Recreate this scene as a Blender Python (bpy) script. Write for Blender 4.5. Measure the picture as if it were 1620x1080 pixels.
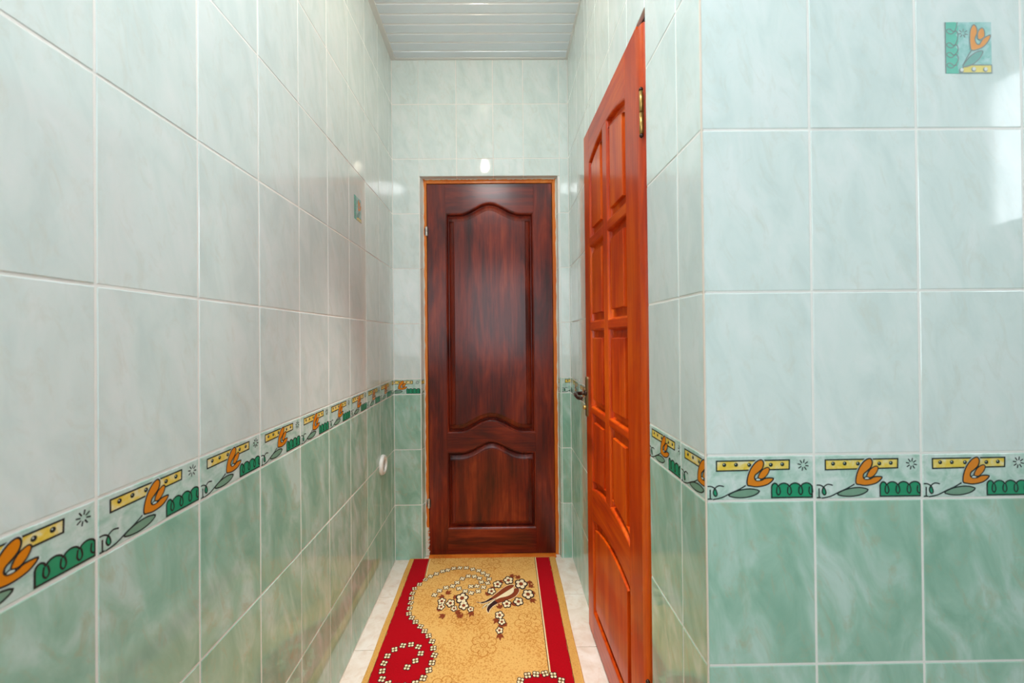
import bpy, bmesh, math, random
from mathutils import Matrix, Vector

random.seed(7)
for o in list(bpy.data.objects):
    bpy.data.objects.remove(o, do_unlink=True)
SC = bpy.context.scene
COL = SC.collection

# ------------------------------------------------------------------ camera
CAM_Z = 1.227
yaw, pitch, roll, FPX = 0.00862, 0.00585, -0.00977, 649.8
Xr = Vector((math.cos(yaw), -math.sin(yaw), 0)); Yf = Vector((math.sin(yaw), math.cos(yaw), 0)); Zu = Vector((0, 0, 1))
fwd = Yf * math.cos(pitch) + Zu * math.sin(pitch)
z2 = -Yf * math.sin(pitch) + Zu * math.cos(pitch)
rgt = Xr * math.cos(roll) + z2 * math.sin(roll)
up = -Xr * math.sin(roll) + z2 * math.cos(roll)
cam_data = bpy.data.cameras.new('camera')
cam_data.sensor_fit = 'HORIZONTAL'; cam_data.sensor_width = 36
cam_data.lens = FPX * 36 / 1620
cam_data.shift_x = 17.39 / 1620; cam_data.shift_y = -10.12 / 1620
cam_data.clip_start = 0.01
cam_data.dof.use_dof = True; cam_data.dof.focus_distance = 1.9; cam_data.dof.aperture_fstop = 4.5
cam = bpy.data.objects.new('camera', cam_data); COL.objects.link(cam)
cam.matrix_world = Matrix(((rgt.x, up.x, -fwd.x, 0), (rgt.y, up.y, -fwd.y, 0), (rgt.z, up.z, -fwd.z, CAM_Z), (0, 0, 0, 1)))
SC.camera = cam

# ------------------------------------------------------------------ world, exposure
world = bpy.data.worlds.new('world'); SC.world = world; world.use_nodes = True
bg = world.node_tree.nodes['Background']
bg.inputs['Color'].default_value = (0.88, 0.94, 1.0, 1); bg.inputs['Strength'].default_value = 4.6
SC.view_settings.view_transform = 'Standard'; SC.view_settings.look = 'None'
SC.view_settings.gamma = 1.0; SC.view_settings.use_curve_mapping = False
SC.view_settings.exposure = 0.60
# the daylight window of the near room, sampled as a portal
WIN = dict(x=2.0, y0=-0.19, y1=0.62, z0=1.62, z1=2.30)
ADDED_WIN = dict(y=-1.6, x0=-0.50, x1=0.50, z0=0.90, z1=2.30)  # unseen window added behind the camera to light the corridor
def portal(M, sx, sy):
    pl = bpy.data.lights.new('window_portal', 'AREA'); pl.shape = 'RECTANGLE'; pl.size = sx; pl.size_y = sy; pl.cycles.is_portal = True
    po = bpy.data.objects.new('window_portal', pl); COL.objects.link(po); po.matrix_world = M
portal(Matrix.Translation((WIN['x'] + .06, (WIN['y0'] + WIN['y1']) / 2, (WIN['z0'] + WIN['z1']) / 2)) @ Matrix(((0, 0, 1, 0), (1, 0, 0, 0), (0, 1, 0, 0), (0, 0, 0, 1))), WIN['y1'] - WIN['y0'], WIN['z1'] - WIN['z0'])
portal(Matrix.Translation(((ADDED_WIN['x0'] + ADDED_WIN['x1']) / 2, ADDED_WIN['y'] - .06, (ADDED_WIN['z0'] + ADDED_WIN['z1']) / 2)) @ Matrix(((-1, 0, 0, 0), (0, 0, -1, 0), (0, 1, 0, 0), (0, 0, 0, 1))), ADDED_WIN['x1'] - ADDED_WIN['x0'], ADDED_WIN['z1'] - ADDED_WIN['z0'])
ADDED_LAMP = 29.0  # strength of the added near-room fill lamp
BULB = 60.0
SPOT = 112.0  # strength of the added fill spot

# ------------------------------------------------------------------ dimensions (metres; x right, y along corridor, z up)
XL, YF, YE, ZC = -0.577, 0.767, 2.283, 2.778
XR0, XRE = 0.387, 0.405                      # the right wall is a touch out of parallel
XS, YB = 2.0, -1.6                           # near room: side wall, back wall
ROWS = [0.0, 0.3045, 0.6106, 0.9167, 1.002, 1.308, 1.6135, 1.919, 2.224, 2.529, ZC]
GAP = 0.0046
GROUT = 0.0010

# ------------------------------------------------------------------ helpers
def srgb(r, g, b):
    def f(c):
        c /= 255.0
        return c / 12.92 if c <= 0.04045 else ((c + 0.055) / 1.055) ** 2.4
    return (f(r), f(g), f(b), 1.0)

def link(name, me, mats=(), parent=None, M=None):
    o = bpy.data.objects.new(name, me); COL.objects.link(o)
    for m in mats:
        if m.name not in [x.name for x in me.materials if x]: me.materials.append(m)
    if parent is not None: o.parent = parent
    if M is not None: o.matrix_local = M
    return o

def mesh_from(name, bm, smooth=False, recalc=True):
    if recalc: bmesh.ops.recalc_face_normals(bm, faces=bm.faces[:])
    me = bpy.data.meshes.new(name)
    if smooth:
        for f in bm.faces: f.smooth = True
    bm.to_mesh(me); bm.free()
    return me

def tag(o, label=None, cat=None, group=None, kind=None):
    if label: o['label'] = label
    if cat: o['category'] = cat
    if group: o['group'] = group
    if kind: o['kind'] = kind
    return o

def empty(name, M=None):
    o = bpy.data.objects.new(name, None); COL.objects.link(o); o.empty_display_size = .05
    if M is not None: o.matrix_world = M
    return o

def add_box(bm, x0, x1, y0, y1, z0, z1, bevel=0.0, seg=2):
    m = Matrix.Translation(((x0 + x1) / 2, (y0 + y1) / 2, (z0 + z1) / 2)) @ Matrix.Diagonal((x1 - x0, y1 - y0, z1 - z0, 1))
    r = bmesh.ops.create_cube(bm, size=1.0, matrix=m)
    if bevel > 0:
        es = list({e for v in r['verts'] for e in v.link_edges})
        bmesh.ops.bevel(bm, geom=es, offset=bevel, segments=seg, affect='EDGES', profile=0.5)

def box(name, dims, mat, parent=None, bevel=0.0, M=None):
    bm = bmesh.new(); add_box(bm, *dims, bevel=bevel)
    return link(name, mesh_from(name, bm), [mat], parent, M)

def lathe(bm, prof, seg=32, M=Matrix.Identity(4)):
    """revolve (radius, height) pairs around local z; closes ends that reach radius 0"""
    rings = []
    for r, h in prof:
        if r < 1e-6: rings.append([bm.verts.new(M @ Vector((0, 0, h)))])
        else: rings.append([bm.verts.new(M @ Vector((r * math.cos(2 * math.pi * k / seg), r * math.sin(2 * math.pi * k / seg), h))) for k in range(seg)])
    for a, b in zip(rings, rings[1:]):
        for k in range(seg):
            k2 = (k + 1) % seg
            if len(a) == 1 and len(b) == 1: continue
            if len(a) == 1: bm.faces.new((a[0], b[k], b[k2]))
            elif len(b) == 1: bm.faces.new((a[k], b[0], a[k2]))
            else: bm.faces.new((a[k], b[k], b[k2], a[k2]))

def tube(bm, pts, rads, seg=12):
    """closed tube through points with one radius each"""
    pts = [Vector(p) for p in pts]; rings = []
    for i, p in enumerate(pts):
        t = (pts[min(i + 1, len(pts) - 1)] - pts[max(i - 1, 0)]).normalized()
        ref = Vector((0, 0, 1)) if abs(t.z) < .9 else Vector((1, 0, 0))
        u = t.cross(ref).normalized(); v = t.cross(u)
        rings.append([bm.verts.new(p + (u * math.cos(2 * math.pi * k / seg) + v * math.sin(2 * math.pi * k / seg)) * rads[i]) for k in range(seg)])
    for a, b in zip(rings, rings[1:]):
        for k in range(seg): bm.faces.new((a[k], b[k], b[(k + 1) % seg], a[(k + 1) % seg]))
    bm.faces.new(rings[0]); bm.faces.new(rings[-1][::-1])

# ------------------------------------------------------------------ materials
class NT:
    def __init__(s, name):
        s.m = bpy.data.materials.new(name); s.m.use_nodes = True
        s.t = s.m.node_tree; s.b = s.t.nodes['Principled BSDF']
    def n(s, typ, **kw):
        nd = s.t.nodes.new(typ)
        for k, v in kw.items():
            if k in nd.inputs: nd.inputs[k].default_value = v
            else: setattr(nd, k, v)
        return nd
    def l(s, a, b): s.t.links.new(a, b)
    def set(s, **kw):
        for k, v in kw.items(): s.b.inputs[k].default_value = v

def plain(name, col, rough=.5, metal=0.0, noise=0.0, scale=60.0, spec=.5, bump=0.0, coat=0.0):
    t = NT(name); t.set(**{'Roughness': rough, 'Metallic': metal, 'Specular IOR Level': spec, 'Coat Weight': coat, 'Coat Roughness': .1})
    tc = t.n('ShaderNodeTexCoord'); no = t.n('ShaderNodeTexNoise', Scale=scale, Detail=4.0)
    t.l(tc.outputs['Object'], no.inputs['Vector'])
    mx = t.n('ShaderNodeMix', data_type='RGBA')
    mx.inputs[6].default_value = tuple(c * (1 - noise) for c in col[:3]) + (1,)
    mx.inputs[7].default_value = tuple(min(1, c * (1 + noise)) for c in col[:3]) + (1,)
    t.l(no.outputs['Fac'], mx.inputs[0]); t.l(mx.outputs[2], t.b.inputs['Base Color'])
    if bump:
        bp = t.n('ShaderNodeBump', Strength=bump, Distance=.002)
        t.l(no.outputs['Fac'], bp.inputs['Height']); t.l(bp.outputs['Normal'], t.b.inputs['Normal'])
    return t.m

def ramp(t, stops, src):
    r = t.n('ShaderNodeValToRGB'); e = r.color_ramp.elements
    while len(e) < len(stops): e.new(.5)
    for i, (p, c) in enumerate(stops): e[i].position = p; e[i].color = c
    t.l(src, r.inputs['Fac']); return r

def tile_material(name, stops, vein, vein_amt, rough=.06, streak=(9.5, 4.0, 1), wav=.05):
    """glazed marbled tile; every tile gets its own cut of the marbling"""
    t = NT(name); t.set(**{'Roughness': rough, 'Specular IOR Level': .5})
    tc = t.n('ShaderNodeTexCoord'); oi = t.n('ShaderNodeObjectInfo')
    off = t.n('ShaderNodeCombineXYZ')
    m1 = t.n('ShaderNodeMath', operation='MULTIPLY'); m1.inputs[1].default_value = 31.7
    m2 = t.n('ShaderNodeMath', operation='MULTIPLY'); m2.inputs[1].default_value = 173.3
    t.l(oi.outputs['Random'], m1.inputs[0]); t.l(oi.outputs['Random'], m2.inputs[0])
    t.l(m1.outputs[0], off.inputs[0]); t.l(m2.outputs[0], off.inputs[2])
    add = t.n('ShaderNodeVectorMath', operation='ADD')
    rot = t.n('ShaderNodeMapping', vector_type='TEXTURE'); rot.inputs['Rotation'].default_value = (0, 0, .27); rot.inputs['Scale'].default_value = tuple(1.0 / v for v in streak)
    t.l(tc.outputs['Object'], rot.inputs['Vector']); t.l(rot.outputs['Vector'], add.inputs[0]); t.l(off.outputs[0], add.inputs[1])
    n1 = t.n('ShaderNodeTexNoise', Scale=1.6, Detail=5.0, Roughness=.56, Distortion=.7)
    t.l(add.outputs[0], n1.inputs['Vector'])
    r1 = ramp(t, stops, n1.outputs['Fac'])
    n2 = t.n('ShaderNodeTexNoise', Scale=3.1, Detail=8.0, Roughness=.7, Distortion=1.2)
    t.l(add.outputs[0], n2.inputs['Vector'])
    r2 = ramp(t, [(.52, (0, 0, 0, 1)), (.78, (vein_amt,) * 3 + (1,))], n2.outputs['Fac'])
    mx = t.n('ShaderNodeMix', data_type='RGBA'); mx.inputs[7].default_value = vein
    t.l(r2.outputs[0], mx.inputs[0]); t.l(r1.outputs[0], mx.inputs[6]); t.l(mx.outputs[2], t.b.inputs['Base Color'])
    n3 = t.n('ShaderNodeTexNoise', Scale=9.0, Detail=2.0); t.l(tc.outputs['Object'], n3.inputs['Vector'])
    bp = t.n('ShaderNodeBump', Strength=wav, Distance=.004)
    t.l(n3.outputs['Fac'], bp.inputs['Height']); t.l(bp.outputs['Normal'], t.b.inputs['Normal'])
    return t.m

def wood(name, stops, axis, rough=.3, coat=.5, fine=70.0, coat_rough=.15, blot=1.0):
    """varnished timber with the grain along the given local axis (0 or 2)"""
    t = NT(name); t.set(**{'Roughness': rough, 'Coat Weight': coat, 'Coat Roughness': coat_rough, 'Specular IOR Level': .25})
    tc = t.n('ShaderNodeTexCoord'); oi = t.n('ShaderNodeObjectInfo')
    mu = t.n('ShaderNodeMath', operation='MULTIPLY'); mu.inputs[1].default_value = 23.0; t.l(oi.outputs['Random'], mu.inputs[0])
    mp = t.n('ShaderNodeMapping'); sc = [fine, fine, fine]; sc[axis] = fine / 22
    mp.inputs['Scale'].default_value = sc
    t.l(tc.outputs['Object'], mp.inputs['Vector'])
    add = t.n('ShaderNodeVectorMath', operation='ADD'); t.l(mp.outputs[0], add.inputs[0]); t.l(mu.outputs[0], add.inputs[1])
    n1 = t.n('ShaderNodeTexNoise', Scale=1.0, Detail=6.0, Roughness=.65, Distortion=.8); t.l(add.outputs[0], n1.inputs['Vector'])
    mp2 = t.n('ShaderNodeMapping'); sc2 = [9.0 * blot] * 3; sc2[axis] = 2.2 * blot; mp2.inputs['Scale'].default_value = sc2
    t.l(tc.outputs['Object'], mp2.inputs['Vector'])
    add2 = t.n('ShaderNodeVectorMath', operation='ADD'); t.l(mp2.outputs[0], add2.inputs[0]); t.l(mu.outputs[0], add2.inputs[1])
    n2 = t.n('ShaderNodeTexNoise', Scale=1.0, Detail=5.0, Roughness=.55, Distortion=.8); t.l(add2.outputs[0], n2.inputs['Vector'])
    mx = t.n('ShaderNodeMix', data_type='FLOAT'); mx.inputs[0].default_value = .62
    t.l(n1.outputs['Fac'], mx.inputs[2]); t.l(n2.outputs['Fac'], mx.inputs[3])
    r = ramp(t, stops, mx.outputs[0]); t.l(r.outputs[0], t.b.inputs['Base Color'])
    bp = t.n('ShaderNodeBump', Strength=.2, Distance=.0015); t.l(n1.outputs['Fac'], bp.inputs['Height'])
    t.l(bp.outputs['Normal'], t.b.inputs['Normal'])
    return t.m

def emitter(name, col, s):
    t = NT(name); t.set(**{'Base Color': (.8, .8, .8, 1), 'Emission Color': col, 'Emission Strength': s}); return t.m

MT_UP = tile_material('tile_pale_aqua', [(.32, srgb(216, 231, 228)), (.50, srgb(225, 238, 235)), (.68, srgb(233, 242, 240))], srgb(213, 216, 204), .55)
MT_LO = tile_material('tile_green', [(.33, srgb(144, 190, 168)), (.50, srgb(167, 207, 188)), (.67, srgb(198, 224, 214))], srgb(180, 186, 156), .95)
MT_BO = tile_material('tile_border_ground', [(.32, srgb(168, 208, 192)), (.5, srgb(200, 225, 215)), (.68, srgb(224, 237, 233))], srgb(140, 188, 166), .55, streak=(22, 22, 1))
MT_DE = tile_material('tile_picture_ground', [(.32, srgb(150, 205, 198)), (.5, srgb(178, 220, 216)), (.7, srgb(200, 228, 228))], srgb(140, 195, 190), .4, streak=(30, 30, 1))
MT_FL = tile_material('tile_cream_floor', [(.30, srgb(222, 203, 186)), (.5, srgb(236, 224, 212)), (.7, srgb(243, 236, 228))], srgb(214, 180, 152), .6, rough=.16, streak=(7, 7, 1))
M_GROUT = plain('grout_white', srgb(247, 246, 241), .75, noise=.04, scale=40)
M_GROUTF = plain('grout_floor', srgb(205, 190, 172), .8, noise=.05)
M_PLASTER = plain('plaster_pale', srgb(214, 224, 220), .7, noise=.02, scale=8)
M_CEILW = plain('paint_white', srgb(235, 235, 232), .6, noise=.01)
M_SLAT = plain('lacquered_slat', srgb(222, 231, 238), .13, metal=.2, noise=.01, scale=4, spec=.6)
M_GLINT = plain('strip_edge_glint', srgb(236, 238, 238), .3, metal=.1)  # near-white gap strip: the slat edge's glint is put into its colour
M_TRIM = plain('white_edge_trim', srgb(222, 224, 220), .3, noise=.01)
M_OUT = plain('print_black', srgb(38, 50, 48), .25)
M_YEL = tile_material('print_yellow', [(.35, srgb(240, 205, 70)), (.5, srgb(243, 216, 110)), (.66, srgb(240, 232, 190))], srgb(240, 205, 80), .3, rough=.15, streak=(30, 30, 1), wav=0)
M_ORA = plain('print_orange', srgb(232, 138, 28), .2, noise=.06, scale=90)
M_GRN = plain('print_green', srgb(36, 156, 112), .2, noise=.10, scale=90)
M_LEAF = plain('print_leaf', srgb(126, 166, 142), .2, noise=.08, scale=90)
M_HALO = plain('print_pale', srgb(214, 230, 226), .2, noise=.02)
M_PORA = plain('relief_orange', srgb(244, 172, 108), .2, noise=.05, scale=90)
M_PGRN = plain('relief_green', srgb(124, 206, 186), .2, noise=.05, scale=90)
M_PLEAF = plain('relief_leaf', srgb(140, 190, 182), .2, noise=.05, scale=90)
M_PYEL = plain('relief_yellow', srgb(240, 224, 140), .2, noise=.08, scale=60)
M_PLINE = plain('relief_outline', srgb(160, 172, 170), .25, metal=.2)
M_PDOT = plain('relief_dot', srgb(230, 235, 232), .2)

W_DARK = [(.31, srgb(40, 7, 3)), (.45, srgb(86, 19, 7)), (.56, srgb(126, 36, 12)), (.70, srgb(162, 62, 24))]
M_DV = wood('mahogany_upright', W_DARK, 2, rough=.42, coat=.42, coat_rough=.19)
M_DH = wood('mahogany_across', W_DARK, 0, rough=.42, coat=.42, coat_rough=.19)
W_ORA = [(.30, srgb(152, 34, 0)), (.47, srgb(194, 61, 0)), (.62, srgb(218, 91, 4)), (.78, srgb(240, 132, 28))]
M_OV = wood('orange_pine_upright', W_ORA, 2, rough=.4, coat=.28, coat_rough=.10)
M_OH = wood('orange_pine_across', W_ORA, 0, rough=.4, coat=.28, coat_rough=.10)
M_FRAME = wood('orange_frame', [(.3, srgb(205, 96, 22)), (.5, srgb(226, 120, 36)), (.72, srgb(238, 146, 62))], 2, rough=.4, coat=.2)
M_FOAM = plain('rough_caulk', srgb(222, 220, 205), .9, noise=.12, scale=220, bump=.8)
M_BRASS = plain('aged_brass', srgb(186, 150, 84), .3, metal=.85, noise=.15, scale=120)
M_BRONZE = plain('dark_bronze', srgb(70, 52, 44), .28, metal=.8, noise=.2, scale=90)
M_ANTIQ = plain('antique_plate', srgb(138, 118, 82), .32, metal=.85, noise=.2, scale=90)
M_STEEL = plain('hinge_steel', srgb(208, 206, 200), .3, metal=.7)
M_SHADE = plain('recess_shade', srgb(46, 20, 12), .7)  # shade of the door gaps put into the colour of hidden frame parts
M_WHITEP = plain('white_plastic', srgb(238, 238, 232), .3, noise=.01)
M_GREYP = plain('grey_plastic', srgb(196, 200, 192), .35, noise=.01)

# ------------------------------------------------------------------ floor, ceiling
floor = box('floor', (XL - .1, XS + .1, YB - .1, YE + .2, -.12, -.0022), M_GROUTF)
tag(floor, kind='structure')
TILE_CACHE = {}
def tile_mesh(w, h, mat, edge=.0011, thick=GROUT):
    key = (round(w, 4), round(h, 4), mat.name, thick)
    if key in TILE_CACHE: return TILE_CACHE[key]
    bm = bmesh.new(); a, b = w / 2, h / 2; e = min(edge, a * .4, b * .4)
    def ring(x, y, z): return [bm.verts.new(p) for p in ((-x, -y, z), (x, -y, z), (x, y, z), (-x, y, z))]
    r0 = ring(a, b, -thick); r1 = ring(a, b, -e * .7); r2 = ring(a - e, b - e, 0)
    for p, q in ((r0, r1), (r1, r2)):
        for k in range(4): bm.faces.new((p[k], p[(k + 1) % 4], q[(k + 1) % 4], q[k]))
    bm.faces.new(r2)
    me = mesh_from('tile', bm, recalc=False); me.materials.append(mat)
    TILE_CACHE[key] = me; return me

fy = [YE + .015 - .3335 * k for k in range(0, 13)]
fx = [XL + .3335 * k for k in range(0, 9)]
for i in range(len(fy) - 1):
    for j in range(len(fx) - 1):
        x0, x1 = fx[j], min(fx[j + 1], XS); y1, y0 = min(fy[i], YE + .09), max(fy[i + 1], YB)
        if y0 > YF - .05 and x0 > XRE: continue
        if x1 - x0 < .03 or y1 - y0 < .03: continue
        me = tile_mesh(x1 - x0 - .003, y1 - y0 - .003, MT_FL, .0008, .002)
        link('floor_tile', me, parent=floor, M=Matrix.Translation(((x0 + x1) / 2, (y0 + y1) / 2, 0)))
# strip of floor inside the end doorway
link('floor_tile', tile_mesh(.77, .10, MT_FL, .0008, .002), parent=floor, M=Matrix.Translation((-.04, YE + .068, 0)))

ceiling = box('ceiling', (XL - .1, XS + .1, YB - .1, YE + .2, ZC + .02, ZC + .12), M_CEILW)
tag(ceiling, kind='structure')
PITCH = .0633
def slat_mesh(L):
    bm = bmesh.new(); w = PITCH - .0085; r = .004; prof = [(-w / 2, .012), (-w / 2, r)]
    for k in range(1, 5): a = math.pi / 2 * k / 4; prof.append((-w / 2 + r - r * math.cos(a), r - r * math.sin(a)))
    prof += [(-x, z) for x, z in prof[::-1]]
    ends = [[bm.verts.new((s * L / 2, y, z)) for y, z in prof] for s in (-1, 1)]
    n = len(prof)
    for k in range(n - 1): bm.faces.new((ends[0][k], ends[0][k + 1], ends[1][k + 1], ends[1][k]))
    bm.faces.new((ends[0][n - 1], ends[0][0], ends[1][0], ends[1][n - 1]))
    bm.faces.new(ends[0]); bm.faces.new(ends[1][::-1])
    me = mesh_from('ceiling_slat', bm); me.materials.append(M_SLAT); return me
slatC = slat_mesh(XR0 + .006 - (XL + .026)); slatR = slat_mesh(XS - XL - .05)
gapC = bmesh.new(); add_box(gapC, XL + .026, XR0 + .006, -.006, .006, .0022, .006); gapC = mesh_from('gap_strip', gapC); gapC.materials.append(M_GLINT)
gapR = bmesh.new(); add_box(gapR, XL + .025, XS - .025, -.006, .006, .0022, .006); gapR = mesh_from('gap_strip', gapR); gapR.materials.append(M_GLINT)
y = 2.2146 - PITCH / 2
k = 0
while y - PITCH / 2 > YB + .02:
    inC = y > YF
    L0 = (XL + .026 + XR0 + .006) / 2 if inC else (XL + XS) / 2
    link('ceiling_slat', slatC if inC else slatR, parent=ceiling, M=Matrix.Translation((L0, y, ZC)))
    link('gap_strip', gapC if inC else gapR, parent=ceiling, M=Matrix.Translation((0, y + PITCH / 2, ZC)))
    y -= PITCH
bm = bmesh.new(); add_box(bm, -(XR0 + .006 - XL - .026) / 2, (XR0 + .006 - XL - .026) / 2, -.0235, .0235, 0, .012, bevel=.002)
end_slat = mesh_from('end_slat', bm); end_slat.materials.append(M_SLAT)
link('ceiling_slat', end_slat, parent=ceiling, M=Matrix.Translation(((XL + .026 + XR0 + .006) / 2, 2.2146 + .029, ZC)))
for nm, dims in (('trim_1', (XL - .001, XL + .027, YB + .02, YE, ZC - .004, ZC + .02)), ('trim_2', (XR0 + .005, XRE + .002, YF, YE, ZC - .004, ZC + .02)),
                 ('trim_3', (XL + .027, XR0 + .005, YE - .017, YE + .001, ZC - .004, ZC + .02))):
    tag(box(nm, dims, M_TRIM, bevel=.0015), kind='structure')

# ------------------------------------------------------------------ print motifs on the tiles
LAYER = .00022
def poly(bm, pts, mi, layer):
    vs = [bm.verts.new((x, y, layer * LAYER)) for x, y in pts]
    try:
        f = bm.faces.new(vs); f.material_index = mi; return f
    except ValueError: return None

def stroke(bm, pts, w, mi, layer, closed=False, cap=True):
    """flat ribbon along a polyline"""
    P = [Vector(p) for p in pts]; n = len(P)
    if n < 2: return
    L, R = [], []
    for i in range(n):
        a = P[(i - 1) % n] if (closed or i > 0) else P[i]; b = P[(i + 1) % n] if (closed or i < n - 1) else P[i]
        e0, e2 = P[i] - a, b - P[i]; t = (e0.normalized() if e0.length > 1e-9 else Vector((0, 0))) + (e2.normalized() if e2.length > 1e-9 else Vector((0, 0))); t = t.normalized() if t.length > 1e-6 else Vector((1, 0)); nv = Vector((-t.y, t.x)); e1 = (P[i] - a); nv = nv * (w / 2 / max(.5, abs(nv.dot(Vector((-e1.y, e1.x)).normalized())) if e1.length > 1e-9 else 1.0))
        L.append(bm.verts.new((P[i].x + nv.x, P[i].y + nv.y, layer * LAYER))); R.append(bm.verts.new((P[i].x - nv.x, P[i].y - nv.y, layer * LAYER)))
    for i in range(n if closed else n - 1):
        j = (i + 1) % n
        f = bm.faces.new((R[i], R[j], L[j], L[i])); f.material_index = mi

def smooth_pts(pts, sub=4, closed=False):
    """Catmull-Rom through the points"""
    P = [Vector(p) for p in pts]; n = len(P); out = []
    for i in range(n if closed else n - 1):
        p0 = P[(i - 1) % n] if (closed or i > 0) else P[i]; p1 = P[i]; p2 = P[(i + 1) % n]
        p3 = P[(i + 2) % n] if (closed or i + 2 < n) else p2
        for s in range(sub):
            t = s / sub
            q = .5 * ((2 * p1) + (p2 - p0) * t + (2 * p0 - 5 * p1 + 4 * p2 - p3) * t * t + (3 * p1 - p0 - 3 * p2 + p3) * t ** 3)
            out.append((q.x, q.y))
    if not closed: out.append((P[-1].x, P[-1].y))
    return out

def disc(c, r, n=12, ry=None): return [(c[0] + r * math.cos(2 * math.pi * k / n), c[1] + (ry or r) * math.sin(2 * math.pi * k / n)) for k in range(n)]

BW, BH = .1984, .0807
def bq(l): return [((x - 437) / 746 * BW - BW / 2, BH / 2 - (y - 365) / 295 * BH) for x, y in l]
SW = 9 / 746 * BW
def motif_band(bm):           # 0 yellow 1 black 2 pale
    r = bq([(505, 395), (1022, 392), (1020, 455), (505, 462)])
    poly(bm, r, 0, 1)
    stroke(bm, r, SW * 1.1, 1, 2, closed=True)
    for c in ((560, 421), (643, 421), (737, 423), (890, 424), (972, 421)):
        c = bq([c])[0]; poly(bm, disc(c, .0038, 10), 1, 2); poly(bm, disc((c[0] - .001, c[1] + .0012), .0011, 6), 2, 3)
def motif_tulip(bm):          # 0 orange 1 black 2 pale 3 leaf
    out = smooth_pts(bq([(720, 557), (722, 510), (745, 450), (785, 402), (822, 388), (838, 410), (828, 447), (798, 475), (777, 492), (772, 514), (786, 527), (820, 528), (850, 514), (905, 515), (888, 541), (850, 562), (790, 572), (745, 566)]), 3, True)
    cx, cy = bq([(790, 490)])[0]
    poly(bm, [(cx + (x - cx) * 1.13, cy + (y2 - cy) * 1.13) for x, y2 in out], 2, 2.5)
    poly(bm, out, 0, 3.5); stroke(bm, out, SW, 1, 4.5, closed=True)
    bud = smooth_pts(bq([(797, 505), (822, 462), (862, 440), (878, 453), (865, 486), (835, 514), (810, 517)]), 3, True)
    poly(bm, bud, 0, 5); stroke(bm, bud, SW * .8, 1, 5.6, closed=True)
    hole = smooth_pts(bq([(777, 522), (792, 512), (815, 520), (808, 530), (786, 530)]), 3, True); poly(bm, hole, 2, 6); stroke(bm, hole, SW * .7, 1, 6.5, closed=True)
    stroke(bm, smooth_pts(bq([(722, 556), (660, 590), (600, 615), (540, 643), (475, 656)]), 3), SW, 1, 2.2)
    lf = smooth_pts(bq([(588, 627), (650, 598), (740, 586), (806, 601), (770, 630), (700, 645), (630, 643)]), 3, True)
    poly(bm, lf, 3, 1.2); stroke(bm, lf, SW, 1, 2, closed=True)
    stroke(bm, smooth_pts(bq([(440, 566), (470, 568), (497, 588), (507, 622), (494, 634), (480, 612), (490, 582), (520, 562), (556, 569)]), 3), SW, 1, 1.6)
    stroke(bm, bq([(458, 588), (458, 652)]), SW, 1, 1.4); stroke(bm, bq([(440, 652), (472, 652)]), SW, 1, 1.7)
    poly(bm, smooth_pts(bq([(484, 584), (500, 596), (506, 624), (492, 632), (480, 610)]), 3, True), 4, 1.1)
def motif_hedge(bm):          # 0 green 1 black
    top = []
    for a, b in ((893, 940), (940, 1020), (1020, 1100), (1100, 1181)):
        for k in range(9):
            t = k / 8; top.append((a + (b - a) * t, 574 - 24 * math.sin(math.pi * t) ** .6))
    o = bq([(893, 648)] + top + [(1181, 648)])
    poly(bm, o, 0, 1); stroke(bm, o, SW * 1.1, 1, 2, closed=True)
    for c in (942, 1020, 1100, 1172):
        stroke(bm, smooth_pts(bq([(c - 10, 575), (c - 14, 612), (c, 630), (c + 13, 610), (c + 6, 575)]), 3), SW, 1, 2.6)
def motif_star(bm):           # 0 black
    for k in range(8):
        a = math.pi / 4 * k + .2
        stroke(bm, bq([(1120 + 15 * math.cos(a), 428 + 15 * math.sin(a)), (1120 + 40 * math.cos(a), 428 + 40 * math.sin(a))]), SW * .9, 0, 1)
BORDER_PARTS = [('yellow_band', motif_band, (M_YEL, M_OUT, M_HALO)), ('tulip_print', motif_tulip, (M_ORA, M_OUT, M_HALO, M_LEAF, M_GRN)),
                ('scalloped_hedge', motif_hedge, (M_GRN, M_OUT)), ('star_print', motif_star, (M_OUT,))]
MOTIF_CACHE = {}
def clipped_motif(name, fn, mats, x0, x1):
    key = (name, round(x0, 3), round(x1, 3))
    if key in MOTIF_CACHE: return MOTIF_CACHE[key]
    bm = bmesh.new(); fn(bm)
    for x, nrm in ((x0, (-1, 0, 0)), (x1, (1, 0, 0))):
        bmesh.ops.bisect_plane(bm, geom=bm.verts[:] + bm.edges[:] + bm.faces[:], plane_co=(x, 0, 0), plane_no=nrm, clear_outer=True)
    if not bm.faces: bm.free(); MOTIF_CACHE[key] = None; return None
    bmesh.ops.translate(bm, verts=bm.verts[:], vec=(-(x0 + x1) / 2, 0, 0))
    for f in bm.faces: f.normal_update()
    bmesh.ops.reverse_faces(bm, faces=[f for f in bm.faces if f.normal.z < 0])
    me = mesh_from(name, bm, recalc=False)
    for m in mats: me.materials.append(m)
    MOTIF_CACHE[key] = me; return me

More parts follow.
